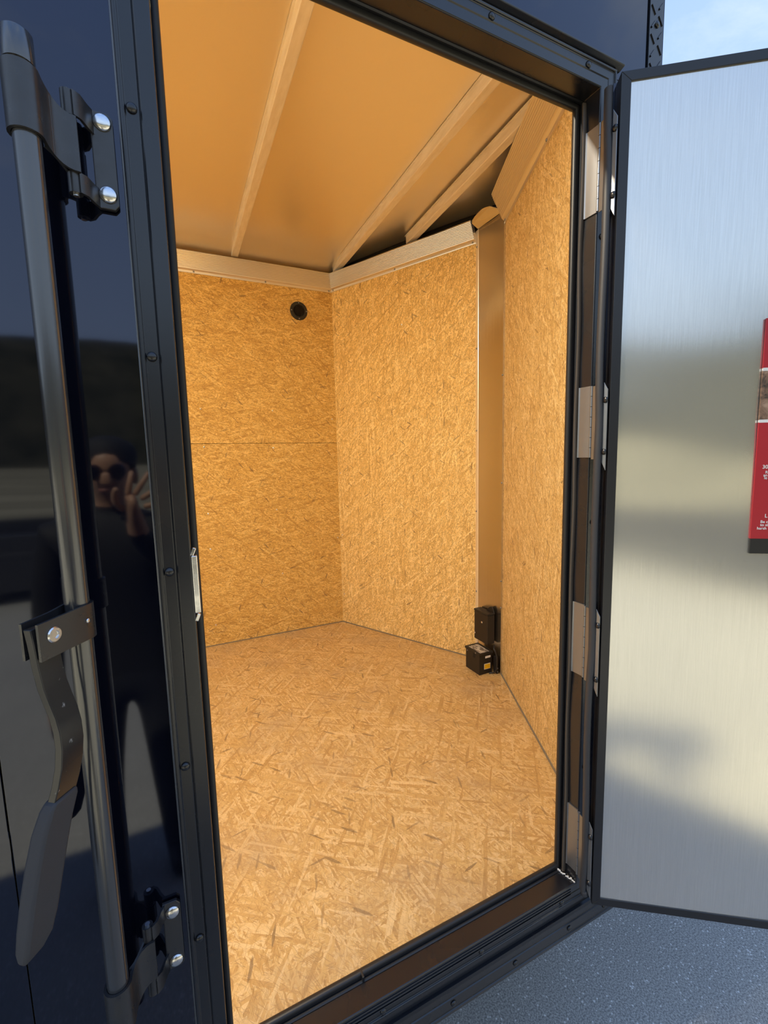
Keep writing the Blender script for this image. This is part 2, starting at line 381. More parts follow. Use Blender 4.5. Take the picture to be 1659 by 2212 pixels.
# floor
bm = B()
poly = [(REAR, .046, -.02), (NC.x, .046, -.02), (NR.x, NR.y, -.02), (.674, 1.14, -.02), (NL.x, NL.y, -.02), (FC.x, FC.y, -.02), (REAR, FC.y, -.02)]
bm_prism(bm, poly, (0, 0, .02))
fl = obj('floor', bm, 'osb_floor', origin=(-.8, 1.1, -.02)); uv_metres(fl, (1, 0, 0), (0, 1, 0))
tag(fl, 'scuffed strand board floor inside the trailer', 'floor', 'structure')

# screws shared mesh (axis +z)
def screw_mesh(r, h, m, name='screw'):
    bm = B(); bm_lathe(bm, [(r, 0), (r, h*.4), (r*.7, h), (r*.42, h), (r*.4, h*.45), (r*.05, h*.45)], (0, 0, 0), (0, 0, 1), 14)
    me = bpy.data.meshes.new(name); bmesh.ops.recalc_face_normals(bm, faces=bm.faces[:]); bm.to_mesh(me); bm.free()
    for p in me.polygons: p.use_smooth = True
    me.set_sharp_from_angle(angle=math.radians(40))
    me.materials.append(M_[m]); return me
def dome_mesh(r, h, m, name='rivet'):
    bm = B(); bm_lathe(bm, [(r, 0), (r*.97, h*.35), (r*.78, h*.72), (r*.45, h*.95), (r*.05, h)], (0, 0, 0), (0, 0, 1), 16)
    me = bpy.data.meshes.new(name); bmesh.ops.recalc_face_normals(bm, faces=bm.faces[:]); bm.to_mesh(me); bm.free()
    for p in me.polygons: p.use_smooth = True
    me.materials.append(M_[m]); return me
def place(me, name, world, parent, axis):
    o = bpy.data.objects.new(name, me); COL.objects.link(o); put(o, world, parent)
    o.rotation_euler = Vector((0,0,1)).rotation_difference(Vector(axis)).to_euler()
    return o
SCREW = screw_mesh(.0055, .0018, 'chrome'); SMALL = screw_mesh(.004, .0018, 'alu')
RIVET = dome_mesh(.0068, .0045, 'frame'); TRIMSCREW = dome_mesh(.005, .004, 'alu', 'trim_screw')
def wall_panel(name, a, b, z0, z1, nrm, m, parent, thick=.009):
    bm = B(); d = -Vector(nrm)*thick
    bm_prism(bm, [(a.x, a.y, z0), (b.x, b.y, z0), (b.x, b.y, z1), (a.x, a.y, z1)], d)
    o = obj(name, bm, m, parent); uv_metres(o, (b-a).normalized(), (0, 0, 1)); return o

# far side wall (opposite the door)
wl = empty('wall_far', (-1, 2.18, 0)); tag(wl, 'far strand board side wall with round vent', 'wall', 'structure')
A0 = Vector((REAR, FC.y, 0))
wall_panel('osb_panel', A0, FC, 0, 1.243, (0, -1, 0), 'osb_wall', wl)
wall_panel('osb_panel', A0, FC, 1.2455, 2.312, (0, -1, 0), 'osb_wall', wl)
bm = B(); boxr(bm, (REAR, FC.y+.012, -.08), (FC.x+.02, FC.y+.05, 2.44)); obj('outer_skin', bm, 'paint', wl)
for x, z in ((-.631, 1.447), (-.211, 1.446), (-.626, 1.224), (-.217, .822), (-.629, .826), (-.63, .608), (-.63, .13), (-.2, .40), (-.217, 1.215), (.18, 1.40), (.19, .6)):
    place(SCREW, 'screw', (x, FC.y-.0002, z), wl, (0, -1, 0))
# nose wall, left half and right half
wn = empty('wall_nose_left', (FC+NL)/2); tag(wn, 'bright strand board nose wall left of the metal post', 'wall', 'structure')
wall_panel('osb_panel', FC, NL+u1*.02, 0, 2.25, n1, 'osb_nose', wn)
bm = B(); a, b = FC - n1*.055 - u1*.03, NL - n1*.055 + u1*.14
bm_prism(bm, [(*a.xy, -.08), (*b.xy, -.08), (*b.xy, 2.44), (*a.xy, 2.44)], -n1*.01); obj('outer_skin', bm, 'paint', wn)
a, b = FC - n1*.050, NL - n1*.050 + u1*.12
bm = B(); bm_prism(bm, [(*a.xy, 2.0), (*b.xy, 2.0), (*b.xy, 2.395), (*a.xy, 2.395)], -n1*.003); obj('cavity_shade_sheet', bm, 'void', wn)  # near-black sheet added to paint the shade inside the roof gap
for t, z in ((.02, 1.041), (.02, .203), (.02, .62), (.55, 1.9)):
    place(SCREW, 'screw', FC + u1*t + n1*.0002 + Vector((0, 0, z)), wn, n1)
wr = empty('wall_nose_right', (NC+NR)/2); tag(wr, 'narrow strand board nose wall right of the metal post', 'wall', 'structure')
wall_panel('osb_panel', NC, NR+u2*.02, 0, 2.25, n2, 'osb_nose_right', wr)
bm = B(); a, b = NC - n2*.055, NR - n2*.055 + u2*.14
bm_prism(bm, [(*a.xy, -.08), (*b.xy, -.08), (*b.xy, 2.44), (*a.xy, 2.44)], -n2*.01); obj('outer_skin', bm, 'paint', wr)
a, b = NC - n2*.050 + u2*.03, NR - n2*.050 + u2*.12
bm = B(); bm_prism(bm, [(*a.xy, 2.0), (*b.xy, 2.0), (*b.xy, 2.395), (*a.xy, 2.395)], -n2*.003); obj('cavity_shade_sheet', bm, 'void', wr)  # dark sheet added here too, as painted shade above the trim
# near side wall (the one with the door opening)
wd = empty('wall_front', (-1, 0, -.08)); tag(wd, 'glossy blue black outer side wall around the doorway', 'wall', 'structure')
def skin(x0, x1, z0, z1):
    bm = B(); boxr(bm, (x0, 0, z0), (x1, .003, z1)); return obj('outer_sheet', bm, 'paint', wd, bevel=.0008)
skin(REAR, -1.0738, -.075, 2.44); skin(-1.0725, -.8615, -.075, 2.44); skin(-.8612, .1655, 1.9205, 2.44); skin(.0545, .1655, -.075, 1.9202)
for (x0, x1, z0, z1) in ((REAR, -.86, 0, 2.345), (-.86, .055, 1.93, 2.345), (.055, NC.x, 0, 2.345)):
    wall_panel('osb_panel', Vector((x0, .052, 0)), Vector((x1, .052, 0)), z0, z1, (0, 1, 0), 'osb_wall', wd)
bm = B()
boxr(bm, (REAR, .0035, -.075), (-.87, .042, 0)); boxr(bm, (.06, .0035, -.075), (NC.x, .042, 2.43)); boxr(bm, (-.9, .0035, -.075), (-.865, .042, 2.43)); boxr(bm, (-.86, .0035, 1.935), (.058, .042, 1.97)); boxr(bm, (REAR+.01, .0035, .0), (REAR+.05, .042, 2.43))
obj('wall_stud', bm, 'black_steel', wd)
# ceiling, roof bows, roof
ce = empty('ceiling', (-.8, 1.1, 2.36)); tag(ce, 'smooth sheet metal ceiling glowing gold from the wood', 'ceiling', 'structure')
bm = B()
nx, ny = 60, 30
gridv = {}
for i in range(nx+1):
    for j in range(ny+1):
        y = .02 + 2.16*j/ny; xm = min(.715, .238 + .476*(y-.05), .252 + .492*(2.167-y)); x = REAR + (xm-REAR)*i/nx
        s = .5 - .5*math.cos(2*PI*(x+.42)/.62)             # sheet sags a little between bows
        z = 2.362 + .012*s*math.sin(PI*min(1, max(0, (y-.05)/2.1)))
        z -= .036*max(0, (y-1.98)/.18)**2*(1 if x < .22 else max(0, 1-(x-.22)/.1))
        gridv[i, j] = bm.verts.new((x, y, z))
for i in range(nx):
    for j in range(ny): bm.faces.new([gridv[i, j], gridv[i+1, j], gridv[i+1, j+1], gridv[i, j+1]])
obj('ceiling_sheet', bm, 'ceiling', ce, smooth=True)
bm = B(); bm_prism(bm, [(REAR, -.002, 2.40), (.20, -.002, 2.40), (.245, .035, 2.40), (.725, 1.04, 2.40), (.725, 1.24, 2.40), (.26, 2.2, 2.40), (REAR, 2.22, 2.40)], (0, 0, .05)); obj('roof_skin', bm, 'paint', ce)
def bow(xf, yf, xn, yn):
    d = Vector((xf-xn, yf-yn, 0)).normalized(); s = Vector((d.y, -d.x, 0)); a = Vector((xn, yn, 0)); b = Vector((xf, yf, 0))
    bm = B()
    prof = [(-.026, 2.3605), (-.026, 2.3575), (-.0185, 2.3575), (-.0185, 2.322), (-.016, 2.3195), (.016, 2.3195), (.0185, 2.322), (.0185, 2.3575), (.026, 2.3575), (.026, 2.3605)]
    bm_prism(bm, [(*(a + s*o).xy, z) for o, z in prof], b - a)
    return obj('roof_bow', bm, 'bow', ce)
bow(-.388, 2.16, -.432, .055); bow(.231, 2.14, .182, .055); bow(.478, 1.62, .408, .52)

for xb in (-1.03, -1.65, -2.27, -2.89): bow(xb, 2.16, xb-.03, .055)
# ribbed top trims
def ribbed(name, a, b, nrm, z0, z1, label, mitre=(0, 0), ribs=12, lean=0.0):
    a = Vector(a); b = Vector(b); nrm = Vector(nrm); d = (b-a).normalized()
    prof = [(0.0, z0), (.0045, z0), (.0060, z0+.004), (.0060, z0+.012), (.0125, z0+.017)]
    zz0, zz1 = z0+.019, z1-.004
    for k in range(ribs):
        t0 = zz0 + (zz1-zz0)*k/ribs; t1 = zz0 + (zz1-zz0)*(k+1)/ribs
        prof += [(.0142, t0+.0010), (.0146, t0+(t1-t0)*.50), (.0108, t0+(t1-t0)*.62), (.0108, t1-.0004)]
    prof += [(.0135, z1-.003), (.012, z1), (0.0, z1)]
    prof = [(o_ + (lean*max(0, (z_-z0-.012)/(z1-z0-.012)) if i_ < len(prof)-1 else lean*.9), z_) for i_, (o_, z_) in enumerate(prof)] + [(0.0, z0+.02)]
    bm = B(); rA, rB = [], []
    for o, z in prof:
        rA.append(bm.verts.new((*(a + nrm*o + d*(o*mitre[0])).xy, z))); rB.append(bm.verts.new((*(b + nrm*o - d*(o*mitre[1])).xy, z)))
    m_ = len(prof); bm.faces.new(rA); bm.faces.new(rB[::-1])
    for i in range(m_): bm.faces.new([rA[(i+1) % m_], rA[i], rB[i], rB[(i+1) % m_]])
    o = obj(name, bm, 'trim_alu'); tag(o, label, 'trim', 'structure')
    L_ = (b-a).length; k = max(2, int(L_/.40))
    for i in range(k+1):
        place(TRIMSCREW, 'screw', a + d*(.02 + (L_-.04)*i/k) + nrm*.006 + Vector((0, 0, z0+.008)), o, nrm)
    return o
ribbed('trim_1', A0, FC, (0, -1, 0), 2.200, 2.310, 'aluminium cove strip along the top of the far wall', (0, .62), lean=.014)
ribbed('trim_2', FC, NL, n1, 2.203, 2.306, 'ribbed aluminium strip atop the nose wall left of the post', (.62, .49), lean=.024)
ribbed('trim_3', NR, NC, n2, 2.205, 2.316, 'ribbed aluminium strip atop the nose wall right of the post', (.49, 0), lean=.062)
ribbed('trim_4', (NC.x, .061, 0), (REAR, .061, 0), (0, 1, 0), 2.200, 2.314, 'aluminium cove strip over the inside of the doorway wall', (0, 0))
# nose corner post
bm = B(); ring = [(.668, 1.236), (.6535, 1.2185), (.650, 1.2165)]
for k in range(1, 8):
    t = k/8; ring.append((.650 + .006*t + .006*math.sin(PI*t), 1.2165 - .180*t))
ring += [(.6555, 1.037), (.652, 1.031), (.663, 1.026), (.672, 1.04), (.674, 1.14), (.668, 1.24)]
bm_prism(bm, [(x, y, 0.0) for x, y in ring], (0, 0, 2.262))
pt = obj('trim_5', bm, 'post_alu'); tag(pt, 'broad sheet metal post in the nose corner', 'trim', 'structure')
bm = B(); bm_prism(bm, [(.6600, 1.2515, 0), (.6540, 1.2455, 0), (.6485, 1.2195, 0), (.6502, 1.2172, 0), (.6560, 1.2290, 0)], (0, 0, 2.258)); obj('post_flange', bm, 'lit_flange_alu', pt)
for z in (1.686, 1.268, .839, .395, 2.18):
    place(TRIMSCREW, 'screw', (.6515, 1.2345, z), pt, (-.98, .2, 0))
for z in (1.52, 1.0, .5, .36): place(TRIMSCREW, 'screw', (.6525, 1.033, z), pt, (-.9, -.4, 0))
bm = B()
capo = [(.642, 1.214, 2.255), (.612, 1.222, 2.277), (.603, 1.208, 2.285), (.600, 1.186, 2.291), (.598, 1.155, 2.296), (.597, 1.128, 2.298), (.598, 1.10, 2.293), (.602, 1.075, 2.286), (.622, 1.052, 2.272), (.648, 1.036, 2.256)]
bm_prism(bm, capo, (.003, 0, .003)); obj('end_cap', bm, 'post_alu', pt, bevel=.001)
# dark joints along the floor
def joint(name, a, b, nrm, label):
    a = Vector(a); b = Vector(b); nrm = Vector(nrm); bm = B()
    bm_prism(bm, [(*a.xy, 0), (*b.xy, 0), (*(b+nrm*.006).xy, 0), (*(a+nrm*.006).xy, 0)], (0, 0, .0045))
    tag(obj(name, bm, 'grey_caulk'), label, 'baseboard', 'structure')
joint('baseboard_far', A0, FC, (0, -1, 0), 'thin grey sealant line at the foot of the far wall')
joint('baseboard_nose_left', FC, NL, n1, 'thin grey sealant line under the nose wall left of the post')
joint('baseboard_nose_right', NC, NR, n2, 'thin grey sealant line under the nose wall right of the post')

# door frame
df = empty('doorframe', (-.4035, 0, 0)); tag(df, 'black metal door frame with rivets and a rubber seal', 'doorframe', 'structure')
def flange(prof, name='frame_rail', m='frame'):
    bm = B(); rect_sweep(bm, OPEN, prof, True); return obj(name, bm, m, df, bevel=.0008, seg=1)
flange([(0, .030), (0, -.0105), (.0015, -.012), (.0200, -.012), (.0206, -.0098), (.0222, -.0098), (.0228, -.0115), (.0385, -.0115), (.0395, -.0145), (.0435, -.0150), (.0450, -.0125), (.0455, -.0005), (.03, -.0004), (.018, .0), (.018, .030)])
bm = B(); rect_sweep(bm, OPEN, [(.018, .0305), (0.0, .0305), (-.002, .033), (-.002, .0500), (.018, .0500)], True); obj('inner_rail', bm, 'rubber', df)
# bulb seal
prof = [(-.0065+.0068*math.cos(2*PI*k/14), .0440+.0085*math.sin(2*PI*k/14)) for k in range(14)]
bm = B(); rect_sweep(bm, OPEN, prof, True); obj('bulb_seal', bm, 'rubber', df, smooth=True, autosmooth=60)
bm = B(); bm_box(bm, (-.553, .0375, .0655), (.0045, .016, .016)); obj('seal_joint', bm, 'rubber', df, bevel=.001)
for z in (1.596, 1.284, .98, .673, .372, .09): place(RIVET, 'rivet', (-.851, -.0115, z), df, (0, -1, 0))
for z in (1.81, 1.596, 1.284, .98, .673, .372): place(RIVET, 'rivet', (.030, -.012, z), df, (0, -1, 0))
for x in (-.75, -.51, -.267, -.024): place(RIVET, 'rivet', (x, -.0115, 1.9095), df, (0, -1, 0))
for x in (-.775, -.529, -.283, -.036): place(RIVET, 'rivet', (x, -.0115, .029), df, (0, -1, 0))
prof = [(.0462+.0018*math.cos(2*PI*k/10), -.0010+.0022*math.sin(2*PI*k/10)) for k in range(10)]
bm = B(); rect_sweep(bm, OPEN, prof, True); obj('lip_highlight_bead', bm, 'sealant', df, smooth=True)  # pale bead added as the glint on the lip's rounded edge
# drip rail above, wavy brown lip seal on the hinge reveal, ridges on the sill
bm = B(); bm_prism(bm, [(-.885, 0, 1.927), (-.885, -.010, 1.9262), (-.885, -.022, 1.9305), (-.885, -.0225, 1.9335), (-.885, -.006, 1.943), (-.885, -.003, 1.949), (-.885, 0, 1.949)], (.955, 0, 0)); obj('drip_rail', bm, 'frame', df, bevel=.0007)
for k, (yy, zz) in enumerate(((-.0135, .051), (-.0135, .044), (-.0137, .0365))):
    bm = B(); boxr(bm, (-.80, yy, zz-.0011), (-.005, -.0105, zz+.0011)); obj('sill_ridge', bm, 'frame', df, bevel=.0005)
bm = B(); pts = []; rr = []
for k in range(120):
    z = .066 + 1.806*k/119
    near_h = min(abs(z-c) for c in (1.81, 1.634, 1.284, 1.126, .787, .608, .269, .085))
    w = .0013*math.exp(-(near_h/.03)**2) + .0005*math.sin(z*23)
    pts.append((.0105 - w, .0245 + .0015*math.sin(z*17) - w, z)); rr.append(.0062)
bm_tube(bm, pts, rr, 10, flat=(1.0, .55)); obj('lip_seal', bm, 'brown_seal', df, smooth=True, autosmooth=60)
bm = B()
for k in range(14):
    t = k/13; c = (.0105 - .014*(1-t) , .046 - .054*t, .060 + .004*random.random()); bm_box(bm, c, (.0025, .004, .002 + .0025*random.random()), Matrix.Rotation(random.random(), 3, 'Z'))
obj('caulk_smear', bm, 'white_print', df)
# striker on the latch side
bm = B(); boxr(bm, (-.8206, -.013, .912), (-.8125, -.0035, 1.000)); obj('strike_plate', bm, 'chrome', df, bevel=.0012)
bm = B()
for zz in (1.006, .905): bm_box(bm, (-.8175, -.0085, zz), (.005, .007, .012), Matrix.Rotation(.4, 3, 'Y'))
obj('strike_tab', bm, 'chrome', df, bevel=.001)
# lower rail below the sill
rl = empty('trim_6', (-.9, -.01, -.08)); tag(rl, 'black ribbed bottom rail with rivets under the doorway', 'trim', 'structure')
bm = B(); bm_prism(bm, [(REAR, 0, .013), (REAR, -.006, .012), (REAR, -.0065, -.012), (REAR, -.0125, -.0135), (REAR, -.014, -.020), (REAR, -.0125, -.024), (REAR, -.0125, -.040), (REAR, -.0145, -.0415), (REAR, -.0145, -.0445), (REAR, -.0125, -.046), (REAR, -.0125, -.071), (REAR, -.0145, -.0725), (REAR, -.0140, -.0795), (REAR, .03, -.0795), (REAR, .03, -.076), (REAR, 0, -.0755)], (.17-REAR, 0, 0))
obj('rail', bm, 'frame', rl)
for x in (-.90, -.72, -.54, -.36, -.184, -.008, .12): place(RIVET, 'rivet', (x, -.0125, -.057), rl, (0, -1, 0))
# diamond plate corner
dc = empty('trim_7', (.2, 0, -.07)); tag(dc, 'black diamond plate strip on the front corner of the trailer', 'trim', 'structure')
bm = B(); bm_prism(bm, [(.1672, 0.001, -.07), (.1672, -.0035, -.07), (.2125, -.0035, -.07), (.2175, .001, -.07), (.2505, .07, -.07), (.2465, .072, -.07), (.2115, .004, -.07)], (0, 0, 2.51))
k = 0; z = -.05
while z < 2.42:
    for col, x in enumerate((.179, .2025)):
        zz = z + (.014 if col else 0); sg = 1 if (k + col) % 2 else -1
        Rm = Matrix.Rotation(sg*math.radians(52), 3, 'Y')
        bm_box(bm, (x, -.0038, zz), (.020, .0034, .0034), Rm)
    z += .0285; k += 1
obj('tread_plate', bm, 'frame', dc)
for z in (2.32, 2.062, 1.8, 1.2, .6): place(RIVET, 'rivet', (.1905, -.0035, z), dc, (0, -1, 0))
# rear end: open tail frame and a lowered ramp
bm = B()
for y in (.02, 2.18): boxr(bm, (REAR-.05, y-.04, -.08), (REAR, y+.04, 2.45))
boxr(bm, (REAR-.05, 0, 2.36), (REAR, 2.22, 2.45)); boxr(bm, (REAR-.05, 0, -.08), (REAR, 2.22, -.005))
tag(obj('trim_8', bm, 'frame'), 'black open tail frame at the rear of the trailer', 'trim', 'structure')
bm = B(); bm_prism(bm, [(REAR-.06, .08, -.03), (REAR-.06, .08, -.07), (REAR-1.75, .08, GZ), (REAR-1.75, .08, GZ+.03)], (0, 2.04, 0))
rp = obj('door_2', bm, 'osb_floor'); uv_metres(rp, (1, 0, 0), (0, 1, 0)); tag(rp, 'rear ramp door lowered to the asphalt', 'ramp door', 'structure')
bm = B()
for x in (REAR+.05, -2.8, -2.2, -1.6, -1.0, -.4, .1): boxr(bm, (x-.03, .05, -.078), (x+.03, 2.16, -.022))
boxr(bm, (REAR, .3, -.15), (.7, .38, -.08)); boxr(bm, (REAR, 1.84, -.15), (.7, 1.92, -.08)); bm_prism(bm, [(REAR, .02, -.0815), (.2, .02, -.0815), (.66, 1.1, -.0815), (.2, 2.16, -.0815), (REAR, 2.16, -.0815)], (0, 0, .002))
tag(obj('trim_9', bm, 'black_steel'), 'black steel floor frame under the trailer', 'trim', 'structure')

# ================================================================== OPEN SIDE DOOR
E0 = Vector((.0084, -.0628, 0)); ang = math.radians(36.0)
du = Vector((math.cos(ang), -math.sin(ang), 0)); dnn = Vector((-math.sin(ang), -math.cos(ang), 0))
DW, DZ0, DZ1, TW = .815, .052, 1.872, .0185
def dpt(s, o, z): return E0 + du*s + dnn*o + Vector((0, 0, z))
door = empty('door_1', dpt(.4, -.02, DZ0)); tag(door, 'open black side door with a brushed metal inner face', 'door', 'structure')
def dbox(bm, s0, s1, o0, o1, z0, z1):
    bm_prism(bm, [dpt(s0, o0, z0), dpt(s1, o0, z0), dpt(s1, o1, z0), dpt(s0, o1, z0)], (0, 0, z1-z0))
def dbar(bm, quad, o0, o1):
    bm_prism(bm, [dpt(s, o0, z) for s, z in quad], dnn*(o1-o0))
bm = B(); i0, i1, j0, j1 = TW, DW-TW, DZ0+TW, DZ1-TW
dbar(bm, [(0, DZ0), (i0, j0), (i0, j1), (0, DZ1)], -.036, 0)
obj('edge_rail', bm, 'door_frame', door, bevel=.0008)
bm = B(); dbar(bm, [(0, DZ1), (i0, j1), (i1, j1), (DW, DZ1)], -.036, 0); obj('edge_rail', bm, 'door_frame', door, bevel=.0008)
bm = B(); dbar(bm, [(0, DZ0), (DW, DZ0), (i1, j0), (i0, j0)], -.036, 0); obj('edge_rail', bm, 'door_frame', door, bevel=.0008)
bm = B(); dbar(bm, [(DW, DZ0), (DW, DZ1), (i1, j1), (i1, j0)], -.036, 0); obj('edge_rail', bm, 'door_frame', door, bevel=.0008)
# skin with the gentle oil-canning of thin sheet
bm = B(); nx, nz = 40, 90; vv = {}
for i in range(nx+1):
    for j in range(nz+1):
        s = i0-.002 + (i1-i0+.004)*i/nx; z = j0-.002 + (j1-j0+.004)*j/nz
        w = .0013*math.sin(s*6.5+z*2.1+.4)*math.sin(z*4.6+1.2+s*1.7) + .00055*math.sin(z*21-s*9+1)*math.exp(-((z-1.16)/.22)**2) + .0004*math.sin(z*33+s*6)*math.exp(-((z-1.2)/.2)**2)
        vv[i, j] = bm.verts.new(dpt(s, -.0035 + w, z))
for i in range(nx):
    for j in range(nz): bm.faces.new([vv[i, j], vv[i+1, j], vv[i+1, j+1], vv[i, j+1]])
obj('inner_skin', bm, 'brushed', door, smooth=True)
bm = B(); dbox(bm, .004, DW-.004, -.036, -.008, DZ0+.004, DZ1-.004); obj('door_core', bm, 'void', door)
bm = B(); dbox(bm, -.004, DW+.004, -.0395, -.0365, DZ0-.006, DZ1+.006); obj('outer_skin', bm, 'paint', door)
# rubber gasket on the hinge edge
bm = B(); pts = []
for k in range(100):
    z = .075 + 1.78*k/99
    hin = max(math.exp(-((z-c)/.05)**2) for c in (1.722, 1.205, .698, .177))
    pts.append((.0030 + .0010*math.sin(z*9) - .0022*(1-hin), -.0420 + .0011*math.sin(z*14+1), z))
bm_tube(bm, pts, .0085, 12, flat=(.75, 1.0)); obj('edge_gasket', bm, 'grey_gasket', door, smooth=True, autosmooth=60)
bm = B(); bm_lathe(bm, [(.004, 0), (.008, .004), (.0085, .014), (.006, .019)], (.0045, -.0435, .058), (0, 0, 1), 14); obj('gasket_end', bm, 'grey_gasket', door, smooth=True)
# hinges
def hinge(z0, z1):
    h = empty('hinge', (.012, -.016, z0)); h.parent = door; h.location = Vector((.012, -.016, z0)) - ORG[door.name]
    bm = B(); bm_prism(bm, [(.0128, -.012, z0), (.0100, -.012, z0), (.0100, .0155, z0), (.0085, .0185, z0), (.0110, .020, z0), (.0128, .016, z0)], (0, 0, z1-z0)); obj('frame_leaf', bm, 'alu', h)
    bm = B(); bm_prism(bm, [(.0088, -.0205, z0-.004), (.0068, -.0210, z0-.004), (.0045, -.0335, z0-.004), (.0062, -.0335, z0-.004)], (0, 0, z1-z0+.002)); obj('door_leaf', bm, 'alu', h)
    bm = B(); q = [(.0060, -.0510, z0-.012), (.0060, -.0510, z1-.004), (.0078, -.0595, z1-.018), (.0082, -.0620, z1-.018), (.0082, -.0620, z0-.032), (.0078, -.0595, z0-.026)]
    q = [(.0058, -.0505, z0-.010), (.0058, -.0505, z1+.002), (.0074, -.0592, z1-.014), (.0074, -.0592, z0-.028)]
    bm_prism(bm, q, (-.0018, .0004, 0)); obj('leaf_tail', bm, 'alu', h, bevel=.0005)
    nk = 7
    for k in range(nk):
        a = z0 + (z1-z0)*k/nk; bb = z0 + (z1-z0)*(k+1)/nk - .0012
        bm = B(); bm_tube(bm, [(.0095, -.0165, a), (.0095, -.0165, bb)], .0034, 12); obj('knuckle', bm, 'alu', h, smooth=True, autosmooth=40)
    for zz in (z0+.012, z1-.035): place(RIVET, 'screw', (.0050, -.0552, zz), h, (-.98, .15, 0))
for z0, z1 in ((1.640, 1.810), (1.128, 1.284), (.612, .787), (.092, .262)): hinge(z0, z1)
# printed sheet stuck on the inner face
st = empty('sticker', dpt(.43, 0, .923)); st.parent = door; st.location = dpt(.43, 0, .923) - ORG[door.name]; st['label'] = 'red printed notice with a photograph'
def stk(name, s0, s1, z0, z1, m, o0=.0005):
    bm = B(); dbox(bm, s0, s1, o0-.004, o0, z0, z1); return obj(name, bm, m, st)
SX0, SX1 = .281, .56
stk('red_field', SX0, SX1, .954, 1.191, 'red', .0010); stk('red_field', SX0, SX1, 1.297, 1.392, 'red', .0010)
stk('photo_print', SX0, SX1, 1.196, 1.292, 'photo', .0010)
stk('white_line', SX0, SX1, 1.1905, 1.1965, 'white_print', .0012); stk('white_line', SX0, SX1, 1.2915, 1.2975, 'white_print', .0012)
stk('black_band', SX0, SX1, .923, .9545, 'black_print', .0010)
def text(body, s, z, size):
    c = bpy.data.curves.new('printed_text', 'FONT'); c.body = body; c.size = size; c.extrude = .00015; c.offset = size*.012
    o = bpy.data.objects.new('printed_text', c); COL.objects.link(o); c.materials.append(M_['white_print'])
    w = dpt(s, .0014, z); ORG[o.name] = w; o.parent = st; o.location = w - ORG[st.name]
    R3 = Matrix((du, Vector((0, 0, 1)), du.cross(Vector((0, 0, 1))))).transposed(); o.rotation_euler = R3.to_euler()
for b_, s_, z_, sz in (('30', .2925, 1.0985, .0105), ('R', .2985, 1.0885, .008), ('an', .2955, 1.0825, .008), ('le', .2972, 1.0770, .008), ('L', .3035, .9985, .0105), ('Be c', .2965, .9870, .008), ('to sta', .2965, .9805, .008), ('harsh', .2910, .9735, .008)):
    text(b_, s_, z_, sz)

# ================================================================== BAR LOCK on the outer wall
lk = empty('bar_lock', (-.957, -.067, .25)); tag(lk, 'black swing bar lock with hanging handle on the painted wall', 'bar lock')
TX, TY = -.9575, -.067
bm = B(); bm_tube(bm, [(TX, TY, .225), (TX, TY, 1.577)], .0134, 28); obj('lock_bar', bm, 'tube', lk, smooth=True, autosmooth=40)
bm = B(); bm_lathe(bm, [(.0150, 0), (.0152, .002), (.0152, .030), (.0140, .0315)], (TX, TY, 1.574), (0, 0, 1), 28); obj('bar_end', bm, 'tube', lk, smooth=True, autosmooth=40)
def band(bm, path, thick, ztop, zbot):
    """vertical strap along a plan path; ztop/zbot lists"""
    n = len(path); P = [Vector((*p, 0)) for p in path]; rows = []
    for i in range(n):
        t = (P[min(i+1, n-1)] - P[max(i-1, 0)]).normalized(); s = Vector((t.y, -t.x, 0))
        a = P[i] + s*thick/2; b = P[i] - s*thick/2
        rows.append([bm.verts.new((a.x, a.y, zbot[i])), bm.verts.new((a.x, a.y, ztop[i])), bm.verts.new((b.x, b.y, ztop[i])), bm.verts.new((b.x, b.y, zbot[i]))])
    for a, b in zip(rows, rows[1:]):
        for k in range(4): bm.faces.new([a[k], a[(k+1) % 4], b[(k+1) % 4], b[k]])
    bm.faces.new(rows[0][::-1]); bm.faces.new(rows[-1])
